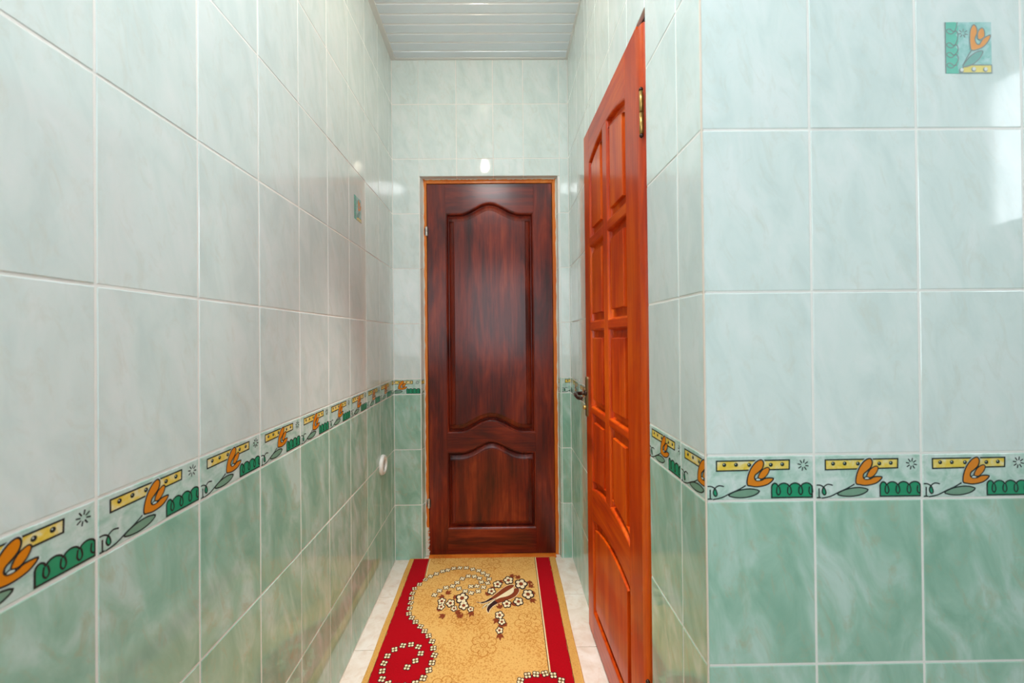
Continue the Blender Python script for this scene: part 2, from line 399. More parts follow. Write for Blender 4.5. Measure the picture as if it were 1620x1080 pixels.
PW, PH = .0887, .0980
def pq(l): return [((x - 180) / 620 * PW - PW / 2, PH / 2 - (y - 210) / 690 * PH) for x, y in l]
def pic_ground(bm):
    poly(bm, [(-PW / 2, -PH / 2), (PW / 2, -PH / 2), (PW / 2, PH / 2), (-PW / 2, PH / 2)], 0, 1)
def pic_vine(bm):             # 0 green 1 line
    edge = []
    for a, b in ((210, 380), (380, 545), (545, 680), (680, 815)):
        for k in range(8):
            t = k / 8; edge.append((318 + 40 * math.sin(math.pi * t) ** .7, a + (b - a) * t))
    o = pq([(183, 897), (183, 213)] + edge + [(345, 815), (350, 897)]); poly(bm, o, 0, 2)
    w = 12 / 620 * PW
    pts = [(345, 212)]
    for cy in (335, 520, 650, 790):
        pts += [(318, cy - 15 + 0), (262, cy + 35), (205, cy + 10), (205, cy - 22), (250, cy - 30), (285, cy), (335, cy - 2), (352, cy + 60)]
    stroke(bm, smooth_pts(pq(pts[:-1]), 3), w, 1, 3)
    stroke(bm, pq([(183, 897), (183, 213)]), w, 1, 3.2)
def pic_tulip(bm):            # 0 orange 1 line 2 leaf
    w = 13 / 620 * PW
    o = smooth_pts(pq([(530, 585), (512, 520), (508, 420), (520, 310), (560, 245), (600, 280), (610, 350), (585, 410), (580, 450), (600, 500), (640, 505), (690, 430), (785, 385), (760, 460), (690, 540), (600, 580)]), 3, True)
    poly(bm, o, 0, 2.4); stroke(bm, o, w, 1, 3.6, closed=True)
    b = smooth_pts(pq([(612, 420), (618, 345), (665, 290), (700, 320), (705, 400), (665, 440), (630, 445)]), 3, True)
    poly(bm, b, 0, 4); stroke(bm, b, w, 1, 4.6, closed=True)
    stroke(bm, pq([(530, 588), (470, 680), (410, 795)]), w, 1, 2.2)
    lf = smooth_pts(pq([(412, 800), (500, 680), (600, 610), (682, 602), (640, 690), (560, 765), (470, 805)]), 3, True)
    poly(bm, lf, 2, 2.6); stroke(bm, lf, w, 1, 3.4, closed=True)
def pic_band(bm):             # 0 yellow 1 line 2 dot
    w = 14 / 620 * PW
    o = pq([(365, 890), (420, 810), (520, 785), (797, 785), (797, 890)]); poly(bm, o, 0, 2); stroke(bm, o, w, 1, 3, closed=True)
    for c in ((390, 858), (553, 845), (710, 848)): poly(bm, disc(pq([c])[0], .0045, 12), 1, 3.6); poly(bm, disc(pq([(c[0] + 6, c[1] - 8)])[0], .0034, 12), 2, 4)
def pic_star(bm):             # 0 line
    for k in range(7):
        a = 2 * math.pi / 7 * k + .3
        stroke(bm, pq([(420 + 22 * math.cos(a), 360 + 20 * math.sin(a)), (420 + 68 * math.cos(a), 360 + 60 * math.sin(a))]), 12 / 620 * PW, 0, 2.2)
PIC_PARTS = [('picture_ground', pic_ground, (MT_DE,)), ('vine_relief', pic_vine, (M_PGRN, M_PLINE)), ('tulip_relief', pic_tulip, (M_PORA, M_PLINE, M_PLEAF)),
             ('yellow_relief', pic_band, (M_PYEL, M_PLINE, M_PDOT)), ('star_relief', pic_star, (M_PLINE,))]

# ------------------------------------------------------------------ tiled walls
def frame(O, U):
    U = Vector((U[0], U[1], 0)).normalized(); V = Vector((0, 0, 1)); N = U.cross(V)
    return Matrix(((U.x, V.x, N.x, O[0]), (U.y, V.y, N.y, O[1]), (U.z, V.z, N.z, 0), (0, 0, 0, 1)))

def lay_tile(wall, F, u0, u1, v0, v1, kind, m0=0.0, picture=False, g=GAP):
    """one tile between joints (u0,u1) x (v0,v1) on wall frame F"""
    w, h = u1 - u0 - g, v1 - v0 - g
    if w < .006 or h < .006: return
    mat = {'up': MT_UP, 'lo': MT_LO, 'bo': MT_BO}[kind]
    tilt = Matrix.Rotation(random.gauss(0, .0011), 4, 'X') @ Matrix.Rotation(random.gauss(0, .0014), 4, 'Y')
    name = {'up': 'wall_tile', 'lo': 'wall_tile', 'bo': 'border_tile'}[kind]
    if picture: name = 'picture_tile'
    M = F @ Matrix.Translation(((u0 + u1) / 2, (v0 + v1) / 2, 0)) @ tilt
    t = link(name, tile_mesh(w, h, mat), parent=wall); t.matrix_world = M
    if kind == 'bo':
        a = m0 - BW / 2; b = a + w
        for nm, fn, mats in BORDER_PARTS:
            me = clipped_motif(nm, fn, mats, a, b)
            if me: link(nm, me, parent=t)
    if picture:
        for nm, fn, mats in PIC_PARTS:
            link(nm, clipped_motif('pic_' + nm, fn, mats, -.2, .2), parent=t)
    return t

def kind_of(i): return 'bo' if i == 3 else ('lo' if i < 3 else 'up')

# left wall ------------------------------------------------------
wall_left = box('wall_left', (XL - .12, XL - GROUT, YB - .1, YE + .2, -.1, ZC + .1), M_GROUT); tag(wall_left, kind='structure')
F_L = frame((XL, 0), (0, 1))
edges = [.5954 + .203 * k for k in range(-5, 9)] + [YE]
for a, b in zip(edges, edges[1:]):
    for i in range(10):
        pic = (i == 6 and abs((a + b) / 2 - 1.711) < .03)
        lay_tile(wall_left, F_L, a, b, ROWS[i], ROWS[i + 1], kind_of(i), 0.0, pic)
# end wall with the doorway --------------------------------------
OX0, OX1, OZ = -.4255, .3445, 2.128
bm = bmesh.new(); yb = YE + .16
for d in ((XL - .1, OX0, YE + GROUT, yb, -.1, ZC + .1), (OX1, XRE + .1, YE + GROUT, yb, -.1, ZC + .1), (OX0, OX1, YE + GROUT, yb, OZ, ZC + .1)): add_box(bm, *d)
wall_end = link('wall_end', mesh_from('wall_end', bm), [M_GROUT]); tag(wall_end, kind='structure')
F_E = frame((0, YE), (1, 0))
cols_top = [XL, -.430, -.2190, -.0145, .154, .354, XRE]
for i in range(10):
    v0, v1 = ROWS[i], ROWS[i + 1]
    lay_tile(wall_end, F_E, XL, -.4275, v0, v1, kind_of(i), BW - (-.4275 - XL - GAP))
    lay_tile(wall_end, F_E, .3535, XRE, v0, v1, kind_of(i), 0.0)
    if v1 <= OZ: lay_tile(wall_end, F_E, .3445, .3535, v0, v1, 'up' if i > 3 else 'lo', g=.002)
    if v1 > OZ:
        for a, b in zip(cols_top[1:-1], cols_top[2:]): lay_tile(wall_end, F_E, a, b, max(v0, OZ - .002), v1, 'up')
# tiled reveals of the doorway
RD = .041
for side, O, U in (('l', (OX0 + .001, YE), (.26, 1)), ('r', (OX1 - .0055, YE + RD), (.11, -1))):
    Fr = frame(O, U)
    for i in range(8):
        v0, v1 = ROWS[i], min(ROWS[i + 1], OZ)
        lay_tile(wall_end, Fr, 0.0, RD, v0, v1, kind_of(i), 0.0 if side == 'r' else .02, g=.003)
for a, b in zip(cols_top[1:-1], cols_top[2:]):
    a, b = max(a, OX0), min(b, OX1)
    t = link('wall_tile', tile_mesh(b - a - GAP, RD - .003, MT_UP), parent=wall_end)
    t.matrix_world = Matrix(((1, 0, 0, (a + b) / 2), (0, -1, 0, YE + RD / 2), (0, 0, -1, OZ - .002), (0, 0, 0, 1)))
# right wall with its doorway -------------------------------------
ang = math.atan2(XRE - XR0, YE - YF)
UR = Vector((-math.sin(ang), -math.cos(ang), 0))
F_R = frame((XRE, YE), (UR.x, UR.y))                 # u runs from the end wall towards the camera
LR = math.hypot(XRE - XR0, YE - YF)
def ur(yv): return (YE - yv) / math.cos(ang)
DY0, DY1, DZ = 1.058, 1.756, 2.083
bm = bmesh.new()
for u0, u1, v0, v1 in ((-.15, ur(DY1), -.1, ZC + .1), (ur(DY0), LR - .006, -.1, ZC + .1), (ur(DY1), ur(DY0), DZ, ZC + .1)):
    add_box(bm, u0, u1, v0, v1, -.14, -GROUT)
me = mesh_from('wall_right', bm); me.transform(F_R)
wall_right = link('wall_right', me, [M_GROUT]); tag(wall_right, kind='structure')
near = [YF, .874, DY0 + .003]; far = [DY1 - .002, 1.82, 2.023, 2.226, YE]; over = [DY0 + .003, 1.211, 1.414, 1.617, DY1 - .002]
for i in range(10):
    v0, v1 = ROWS[i], ROWS[i + 1]
    for cs in (near, far):
        for a, b in zip(cs, cs[1:]):
            m0 = 0.0 if (a == YF or b - a > .2) else (BW - (b - a - GAP) if b == YE or a == DY1 - .002 else 0.0)
            lay_tile(wall_right, F_R, ur(b), ur(a), v0, v1, kind_of(i), m0)
    if v1 > DZ:
        for a, b in zip(over, over[1:]): lay_tile(wall_right, F_R, ur(b), ur(a), max(v0, DZ - .002), v1, 'up')
# wall facing the camera, right of the corner -----------------------
wall_front = box('wall_front', (XR0 + .004, XS + .1, YF + GROUT, YF + .12, -.1, ZC + .1), M_GROUT); tag(wall_front, kind='structure')
F_F = frame((0, YF), (1, 0))
ex = [XR0] + [XR0 + .203 * k + .002 for k in range(1, 8)] + [XS]
for j, (a, b) in enumerate(zip(ex, ex[1:])):
    for i in range(10): lay_tile(wall_front, F_F, a, b, ROWS[i], ROWS[i + 1], kind_of(i), 0.0, (i == 6 and j in (2, 6)))
# pale corner bead where the two tiled walls meet
cb = box('trim_4', (XR0 - .0005, XR0 + .0022, YF - .0005, YF + .0022, 0, ZC), plain('corner_bead', srgb(236, 222, 206), .6, noise=.08, scale=30)); tag(cb, kind='structure')

# the rest of the near room -----------------------------------------
bm = bmesh.new(); w = WIN
for d in ((XS, XS + .12, YB - .1, w['y0'], -.1, ZC + .1), (XS, XS + .12, w['y1'], YF + .12, -.1, ZC + .1),
          (XS, XS + .12, w['y0'], w['y1'], -.1, w['z0']), (XS, XS + .12, w['y0'], w['y1'], w['z1'], ZC + .1)): add_box(bm, *d)
tag(link('wall_side', mesh_from('wall_side', bm), [M_PLASTER]), kind='structure')
bm = bmesh.new(); w2 = ADDED_WIN
for d in ((XL - .1, w2['x0'], YB - .12, YB, -.1, ZC + .1), (w2['x1'], XS + .1, YB - .12, YB, -.1, ZC + .1),
          (w2['x0'], w2['x1'], YB - .12, YB, -.1, w2['z0']), (w2['x0'], w2['x1'], YB - .12, YB, w2['z1'], ZC + .1)): add_box(bm, *d)
tag(link('wall_back', mesh_from('wall_back', bm), [M_PLASTER]), kind='structure')
t = NT('window_glass'); tr = t.n('ShaderNodeBsdfTransparent'); gl = t.n('ShaderNodeBsdfGlossy', Roughness=.02); fr = t.n('ShaderNodeFresnel', IOR=1.45); ms = t.n('ShaderNodeMixShader')
t.l(fr.outputs[0], ms.inputs[0]); t.l(tr.outputs[0], ms.inputs[1]); t.l(gl.outputs[0], ms.inputs[2]); t.l(ms.outputs[0], t.t.nodes['Material Output'].inputs['Surface'])
def window(name, M, hw, hh, mullion=False):
    """frame in the local y-z plane, room on the -x side"""
    win = empty(name, M); tag(win, kind='structure'); bm = bmesh.new()
    for d in ((-.025, .025, -hw, -hw + .05, 0, hh), (-.025, .025, hw - .05, hw, 0, hh), (-.025, .025, -hw + .05, hw - .05, 0, .05), (-.025, .025, -hw + .05, hw - .05, hh - .05, hh)): add_box(bm, *d, bevel=.004)
    if mullion: add_box(bm, -.025, .025, -.03, .03, .05, hh - .05, bevel=.004)
    link('window_frame', mesh_from('window_frame', bm), [M_WHITEP], win)
    for a, b in (((-hw + .05, -.03), (.03, hw - .05)) if mullion else ((-hw + .05, hw - .05),)):
        box('pane', (-.003, .003, a, b, .05, hh - .05), t.m, win)
    box('window_sill', (-.16, -.045, -hw - .04, hw + .04, -.03, 0.0), M_WHITEP, win, bevel=.006)
window('window_1', Matrix.Translation((XS + .05, (w['y0'] + w['y1']) / 2, w['z0'])), (w['y1'] - w['y0']) / 2, w['z1'] - w['z0'])
window('added_window', Matrix.Translation(((w2['x0'] + w2['x1']) / 2, YB - .05, w2['z0'])) @ Matrix.Rotation(-math.pi / 2, 4, 'Z'), (w2['x1'] - w2['x0']) / 2, w2['z1'] - w2['z0'], True)  # added, unseen: sends daylight straight down the corridor

# ------------------------------------------------------------------ panelled doors
def offset_poly(P, d):
    """inward mitred offset of a counter-clockwise outline"""
    n = len(P); out = []
    for i in range(n):
        a, b, c = Vector(P[i - 1]), Vector(P[i]), Vector(P[(i + 1) % n])
        t1 = (b - a).normalized(); t2 = (c - b).normalized()
        n1 = Vector((-t1.y, t1.x)); n2 = Vector((-t2.y, t2.x)); m = n1 + n2
        if m.length < 1e-6: m = n1
        m.normalize(); k = d / max(.35, m.dot(n1)); out.append((b.x + m.x * k, b.y + m.y * k))
    return out

def panel_obj(name, outline, nrm, mat, parent, prof, back=-.03):
    """raised-and-fielded panel: outline at the face, profile = (inset, depth) steps inward"""
    bm = bmesh.new()
    def ring(pts, dep): return [bm.verts.new((x, nrm * dep, z)) for x, z in pts]
    base = ring(outline, back); prev = base
    rings = [ring(outline, -.0004)] + [ring(offset_poly(outline, i), d) for i, d in prof]
    n = len(outline)
    for r in rings:
        for k in range(n): bm.faces.new((prev[k], prev[(k + 1) % n], r[(k + 1) % n], r[k]))
        prev = r
    bm.faces.new(prev); bm.faces.new(base[::-1])
    return link(name, mesh_from(name, bm), [mat], parent)

def slab_obj(name, outline, nrm, mat, parent, thick=.038, bev=.0008):
    """timber piece cut to an outline in the door plane, front face at 0"""
    bm = bmesh.new(); n = len(outline)
    def ring(pts, dep): return [bm.verts.new((x, nrm * dep, z)) for x, z in pts]
    r0 = ring(outline, -thick); r1 = ring(outline, -bev); r2 = ring(offset_poly(outline, bev), 0)
    for p, q in ((r0, r1), (r1, r2)):
        for k in range(n): bm.faces.new((p[k], p[(k + 1) % n], q[(k + 1) % n], q[k]))
    bm.faces.new(r2); bm.faces.new(r0[::-1])
    return link(name, mesh_from(name, bm), [mat], parent)

def rect(x0, x1, z0, z1): return [(x0, z0), (x1, z0), (x1, z1), (x0, z1)]
PROF = [(.002, -.0004), (.005, -.0018), (.008, -.0045), (.0100, -.0095), (.0106, -.0200), (.0130, -.0245), (.0160, -.0245), (.0175, -.0180), (.024, -.0128), (.033, -.0086), (.0425, -.0062), (.0438, -.0018), (.0455, -.0010)]

# end door: mahogany, two panels with ogee heads -----------------------
DOOR_Y = YE + .046
door1 = empty('door_1', Matrix.Translation((0, DOOR_Y, .016)) @ Matrix.Scale(.987, 4))
tag(door1, 'dark mahogany door with two ogee-headed panels at the corridor end', kind='structure')
LX0, LX1, LZ0, LZ1 = -.3985, .3195, -.010, 2.111
PX0, PX1 = -.294, .2135; CX = (PX0 + PX1) / 2
def ogee(z_sh, rise, x0=PX0, x1=PX1, n=28, flat=.075):
    """left-to-right crest line: flat shoulders and a swelling middle"""
    pts = []; hw_ = (x1 - x0) / 2; cx = (x0 + x1) / 2
    for k in range(n + 1):
        x = x0 + (x1 - x0) * k / n; r = abs(x - cx); reach = hw_ - flat
        pts.append((x, z_sh + (rise * (.5 + .5 * math.cos(math.pi * r / reach)) if r < reach else 0)))
    return pts
top_crest = ogee(1.9455, .064); low_crest = ogee(.679, .066); mid_crest = ogee(.572, .064)
slab_obj('stile', rect(LX0, PX0, LZ0, LZ1), -1, M_DV, door1)
slab_obj('stile', rect(PX1, LX1, LZ0, LZ1), -1, M_DV, door1)
slab_obj('rail', top_crest + [(PX1, LZ1), (PX0, LZ1)], -1, M_DH, door1)
slab_obj('rail', mid_crest + low_crest[::-1], -1, M_DH, door1)
slab_obj('rail', rect(PX0, PX1, LZ0, .132), -1, M_DH, door1)
panel_obj('panel', low_crest + top_crest[::-1], -1, M_DV, door1, [(i * 1.12, d) for i, d in PROF])
panel_obj('panel', [(PX0, .132), (PX1, .132)] + mid_crest[::-1], -1, M_DV, door1, PROF)
# frame, slightly proud of the leaf
for nm, dims in (('frame_jamb', (-.4200, -.4005, -.006, .05, -.0160, 2.1395)), ('frame_jamb', (.3215, .3450, -.006, .05, -.0160, 2.1395)), ('frame_head', (-.4005, .3215, -.006, .05, 2.1135, 2.1395)), ('threshold', (-.4005, .3215, -.040, .04, -.0160, -.0115))):
    box(nm, dims, M_FRAME, door1, bevel=.002)
box('shade_backing', (-.4185, .3435, .04, .085, -.011, 2.13), M_SHADE, door1)  # dark sheet behind the leaf, coloured as shade
def caulk(pts, w):
    bm = bmesh.new(); a = []; b = []; n = 70
    for k in range(n + 1):
        t = k / n; p = Vector(pts[0]).lerp(Vector(pts[1]), t); wob = random.uniform(.4, 1.3) * w
        vert = abs(pts[0][1] - pts[1][1]) > abs(pts[0][0] - pts[1][0])
        d1 = Vector((wob, 0)) if vert else Vector((0, -wob))
        if pts[0][0] > 0 and vert: d1 = -d1
        a.append([bm.verts.new((p.x - d1.x * .3, yy, p.y - d1.y * .3)) for yy in (-.008 - random.uniform(0, .003), .004)])
        b.append([bm.verts.new((p.x + d1.x, yy, p.y + d1.y)) for yy in (-.0065 - random.uniform(0, .002), .004)])
    for k in range(n):
        for s, t in ((a[k][0], a[k + 1][0]),): bm.faces.new((a[k][0], a[k + 1][0], b[k + 1][0], b[k][0]))
        bm.faces.new((b[k][0], b[k + 1][0], b[k + 1][1], b[k][1])); bm.faces.new((a[k][1], a[k + 1][1], a[k + 1][0], a[k][0]))
    link('caulk_bead', mesh_from('caulk_bead', bm), [M_FOAM], door1)
caulk(((-.4190, -.01), (-.4190, 2.134)), .0055); caulk(((.3435, -.01), (.3435, 2.134)), .005); caulk(((-.41, 2.138), (.335, 2.138)), .005)
caulk(((-.4165, -.012), (-.4165, .15)), .016)
for z in (1.838, .285):
    h = None
    bm = bmesh.new(); lathe(bm, [(0, -.028), (.0055, -.027), (.007, -.022), (.007, -.001), (.0062, 0), (.007, .001), (.007, .022), (.0055, .027), (0, .028)], 14)
    h = link('hinge', mesh_from('hinge', bm, True), [M_STEEL], door1, Matrix.Translation((-.4005, -.0095, z)))
    box('hinge_leaf', (-.012, .012, .003, .006, -.02, .02), M_BRONZE, h)

# corridor-side door in the right wall: orange pine, nine fielded panels ---------
A = Vector((.3865, 1.072, 0)); B = Vector((.3755, 1.743, 0)); tdir = (B - A).normalized(); ndir = Vector((0, 0, 1)).cross(tdir)
door2 = empty('door_2', Matrix(((tdir.x, ndir.x, 0, A.x), (tdir.y, ndir.y, 0, A.y), (0, 0, 1, 0), (0, 0, 0, 1))))
tag(door2, 'varnished orange pine door with nine fielded panels in the right wall', kind='structure')
WD, BZ, TZ = .671, .012, 2.071
HC, FC = (.139, .339), (.389, .589)
def arch(z_edge, z_mid, s, c=.364, half=.225): return z_mid - (z_mid - z_edge) * min(1.2, ((s - c) / half) ** 2)
def arch_line(x0, x1, ze, zm, n=14): return [(x0 + (x1 - x0) * k / n, arch(ze, zm, x0 + (x1 - x0) * k / n)) for k in range(n + 1)]
T_E, T_M = 1.934, 1.975; R4E, R4M = .604, .638; BPE, BPM = .487, .522
slab_obj('stile', rect(.040, HC[0], BZ, TZ), 1, M_OV, door2)
slab_obj('stile', rect(FC[1], WD, BZ, TZ), 1, M_OV, door2)
# hinge-side edge of the leaf, worked to a long round
bm = bmesh.new(); pr = [(.040, -.038), (.040, 0)] + [(.040 - .032 * math.sin(a), .0 - .010 * (1 - math.cos(a))) for a in [math.pi / 2 * k / 7 for k in range(1, 8)]] + [(.004, -.016), (.004, -.038)]
r0 = [bm.verts.new((x, y, BZ)) for x, y in pr]; r1 = [bm.verts.new((x, y, TZ - .012)) for x, y in pr]
for k in range(len(pr)): bm.faces.new((r0[k], r0[(k + 1) % len(pr)], r1[(k + 1) % len(pr)], r1[k]))
bm.faces.new(r0); bm.faces.new(r1[::-1])
link('edge_moulding', mesh_from('edge_moulding', bm), [M_OV], door2)
rowsz = [(1.283, 1.593), (.941, 1.257)]
mid = [(R4M - .0, .922)]
slab_obj('stile', [(HC[1], arch(R4E, R4M, HC[1])), (FC[0], arch(R4E, R4M, FC[0])), (FC[0], arch(T_E, T_M, FC[0])), (HC[1], arch(T_E, T_M, HC[1]))], 1, M_OV, door2)
slab_obj('rail', arch_line(HC[0], FC[1], T_E, T_M, 24) + [(FC[1], TZ), (HC[0], TZ)], 1, M_OH, door2)
for c in (HC, FC):
    for z0, z1 in ((1.593, 1.622), (1.257, 1.283), (.922, .941)): slab_obj('rail', rect(c[0], c[1], z0, z1), 1, M_OH, door2)
slab_obj('rail', arch_line(HC[0], FC[1], BPE, BPM, 24) + arch_line(HC[0], FC[1], R4E, R4M, 24)[::-1], 1, M_OH, door2)
slab_obj('rail', rect(HC[0], FC[1], BZ, .112), 1, M_OH, door2)
PR2 = [(.0020, -.0008), (.0045, -.003), (.0062, -.0070), (.007, -.0120), (.0095, -.0165), (.013, -.0170), (.022, -.0152), (.0345, -.0130), (.0355, -.0030), (.0372, -.0014)]
for c in (HC, FC):
    panel_obj('panel', [(c[0], 1.622), (c[1], 1.622)] + arch_line(c[0], c[1], T_E, T_M)[::-1], 1, M_OV, door2, PR2)
    for z0, z1 in rowsz: panel_obj('panel', rect(c[0], c[1], z0, z1), 1, M_OV, door2, PR2)
    panel_obj('panel', arch_line(c[0], c[1], R4E, R4M) + [(c[1], .922), (c[0], .922)], 1, M_OV, door2, PR2)
panel_obj('panel', [(HC[0], .112), (FC[1], .112)] + arch_line(HC[0], FC[1], BPE, BPM, 24)[::-1], 1, M_OV, door2, PR2)
# frame hidden in the opening; dark pieces carry the gap's shade in their colour
box('frame_jamb', (-.012, .0, -.13, -.016, 0.0, 2.083), M_SHADE, door2)
box('frame_jamb', (.673, .684, -.13, -.012, 0.0, 2.083), M_FRAME, door2)
box('frame_head', (.0, .673, -.13, -.016, 2.073, 2.083), M_SHADE, door2)
box('shade_backing', (.0, .673, -.075, -.05, 0.001, 2.073), M_SHADE, door2)
for z in (1.816, .262):
    bm = bmesh.new(); lathe(bm, [(0, .002), (.0048, .003), (.0050, .056), (0, .058)], 16)
    h = link('hinge', mesh_from('hinge', bm, True), [M_BRASS], door2, Matrix.Translation((.004, .002, z)))
    bm = bmesh.new(); lathe(bm, [(0, -.058), (.0050, -.056), (.0050, -.001), (0, 0)], 16); link('knuckle', mesh_from('knuckle', bm, True), [M_BRASS], h)
    for s in (-1, 1):
        bm = bmesh.new(); lathe(bm, [(0, s * .057), (.0054, s * .058), (.0056, s * .062), (.004, s * .065), (0, s * .069)], 14); link('finial', mesh_from('finial', bm, True), [M_BRONZE], h)
    box('hinge_leaf', (.003, .026, -.008, -.004, -.05, .05), M_BRASS, h)
# lever handle
bm = bmesh.new(); hp = [(x, z) for x, z in [(-.013, -.075), (-.008, -.083), (.008, -.083), (.013, -.075), (.013, .075), (.008, .083), (-.008, .083), (-.013, .075)]]
r0 = [bm.verts.new((x, 0, z)) for x, z in hp]; r1 = [bm.verts.new((x, .005, z)) for x, z in hp]; r2 = [bm.verts.new((x * .75, .008, z * .97)) for x, z in hp]
for p, q in ((r0, r1), (r1, r2)):
    for k in range(8): bm.faces.new((p[k], p[(k + 1) % 8], q[(k + 1) % 8], q[k]))
bm.faces.new(r2); bm.faces.new(r0[::-1])
handle = link('handle', mesh_from('handle', bm), [M_ANTIQ], door2, Matrix.Translation((.648, 0, .976)))
handle['label'] = 'antique brass lever handle on a long back plate'
bm = bmesh.new(); tube(bm, [(0, .006, .014), (0, .012, .014), (0, .013, .014), (0, .030, .014), (-.004, .044, .014), (-.016, .053, .013), (-.045, .056, .009), (-.080, .055, .006), (-.105, .052, .010), (-.112, .051, .012)],
                       [.013, .0125, .0085, .0078, .0082, .0088, .0085, .0075, .0082, .005], 14)
link('lever', mesh_from('lever', bm, True), [M_BRONZE], handle)
bm = bmesh.new(); lathe(bm, [(0, .004), (.009, .006), (.0085, .014), (.006, .020), (0, .022)], 16, Matrix.Rotation(-math.pi / 2, 4, 'X'))
link('key_knob', mesh_from('key_knob', bm, True), [M_BRASS], handle, Matrix.Translation((0, 0, -.045)))

# ------------------------------------------------------------------ rug runner
def rug_material(name, base, speck, amt, scale=150.0, lo=.55, hi=.72):
    t = NT(name); t.set(**{'Roughness': .95, 'Specular IOR Level': .1, 'Sheen Weight': .03, 'Sheen Roughness': .5})
    tc = t.n('ShaderNodeTexCoord'); n1 = t.n('ShaderNodeTexNoise', Scale=scale, Detail=2.0, Roughness=.5); t.l(tc.outputs['Object'], n1.inputs['Vector'])
    n2 = t.n('ShaderNodeTexNoise', Scale=5.0, Detail=2.0); t.l(tc.outputs['Object'], n2.inputs['Vector'])
    ad = t.n('ShaderNodeMath', operation='MULTIPLY_ADD'); ad.inputs[1].default_value = .5; t.l(n2.outputs['Fac'], ad.inputs[0]); t.l(n1.outputs['Fac'], ad.inputs[2])
    r = ramp(t, [(lo + .22, (0, 0, 0, 1)), (hi + .22, (amt,) * 3 + (1,))], ad.outputs[0])
    mx = t.n('ShaderNodeMix', data_type='RGBA'); mx.inputs[6].default_value = base; mx.inputs[7].default_value = speck
    t.l(r.outputs[0], mx.inputs[0]); t.l(mx.outputs[2], t.b.inputs['Base Color'])
    n3 = t.n('ShaderNodeTexNoise', Scale=700.0, Detail=1.0); t.l(tc.outputs['Object'], n3.inputs['Vector'])
    bp = t.n('ShaderNodeBump', Strength=.5, Distance=.002); t.l(n3.outputs['Fac'], bp.inputs['Height']); t.l(bp.outputs['Normal'], t.b.inputs['Normal'])
    return t.m
R_GOLD = rug_material('rug_gold', srgb(228, 180, 104), srgb(198, 130, 52), .75, 165, .51, .66)
R_EDGE = rug_material('rug_edge', srgb(214, 164, 88), srgb(184, 124, 54), .6, 260)
R_RED = rug_material('rug_red', srgb(176, 2, 20), srgb(146, 1, 14), .5, 200)
R_CREAM = rug_material('rug_cream', srgb(242, 226, 186), srgb(214, 190, 140), .3, 300)
R_BROWN = rug_material('rug_brown', srgb(140, 66, 36), srgb(104, 40, 24), .5, 220)
R_DARK = rug_material('rug_dark', srgb(58, 34, 34), srgb(34, 22, 30), .5, 220)
R_FAINT = rug_material('rug_faint', srgb(192, 124, 48), srgb(180, 112, 42), .3, 220)
R_CENT = rug_material('rug_olive', srgb(120, 96, 52), srgb(90, 70, 40), .3, 220)
RZ = .010
RY1, RY0 = 2.281, -.75
rug = empty('rug', Matrix.Translation((-.095, .8, 0)))
tag(rug, 'gold runner rug with red borders, blossom chains and brown tulip on the corridor floor', 'rug')
RO = Vector((-.095, .8, RZ))
def xl(yv): return -.4969 + (2.278 - yv) * .0037
def xr(yv): return .309 - (2.283 - yv) * .0192
class RugLayer:
    def __init__(s): s.bm = bmesh.new(); s.z = 0
    def poly(s, pts, mi, layer):
        vs = [s.bm.verts.new((x - RO.x, y_ - RO.y, RZ + layer * .00035)) for x, y_ in pts]
        f = s.bm.faces.new(vs); f.material_index = mi
        if f.calc_area() > 0:
            f.normal_update()
            if f.normal.z < 0: f.normal_flip()
    def stroke(s, pts, w, mi, layer, closed=False):
        b2 = bmesh.new(); stroke(b2, [(x - RO.x, y_ - RO.y) for x, y_ in pts], w, mi, 0, closed)
        for f in b2.faces:
            vs = [s.bm.verts.new((v.co.x, v.co.y, RZ + layer * .00035)) for v in f.verts]; g = s.bm.faces.new(vs); g.material_index = mi
        b2.free()
    def done(s, name, mats, label=None):
        bmesh.ops.triangulate(s.bm, faces=[f for f in s.bm.faces if len(f.verts) > 4])
        o = link(name, mesh_from(name, s.bm, recalc=False), mats, rug)
        if label: o['label'] = label
        if name in ('blossom_chain', 'flower_wreath', 'tonal_flowers'): o['kind'] = 'stuff'
        return o
def jag(p0, p1, amp=.0016, step=.012):
    P0, P1 = Vector(p0), Vector(p1); n = max(2, int((P1 - P0).length / step)); out = []
    for k in range(n + 1):
        q = P0.lerp(P1, k / n); out.append((q.x + random.uniform(-amp, amp), q.y))
    return out
# backing slab with a softly wavy edge
bm = bmesh.new(); n = 60
lft = []; rgh = []
for k in range(n + 1):
    yv = RY0 + (RY1 - RY0) * k / n
    wl, wr = .0015 * math.sin(yv * 17), .0015 * math.sin(yv * 13 + 1)
    lft.append([bm.verts.new((xl(yv) + wl + dx - RO.x, yv - RO.y, z)) for dx, z in ((-.001, 0.0008), (-.0015, RZ - .004), (.003, RZ))])
    rgh.append([bm.verts.new((xr(yv) + wr - dx - RO.x, yv - RO.y, z)) for dx, z in ((-.001, 0.0008), (-.0015, RZ - .004), (.003, RZ))])
for k in range(n):
    for S in (lft, rgh):
        for j in range(2): bm.faces.new((S[k][j], S[k + 1][j], S[k + 1][j + 1], S[k][j + 1]))
    bm.faces.new((lft[k][2], lft[k + 1][2], rgh[k + 1][2], rgh[k][2])); bm.faces.new((lft[k][0], lft[k + 1][0], rgh[k + 1][0], rgh[k][0]))
for k in (0, n): bm.faces.new((lft[k][0], lft[k][1], lft[k][2], rgh[k][2], rgh[k][1], rgh[k][0]))
link('pile_ground', mesh_from('pile_ground', bm), [R_GOLD], rug)
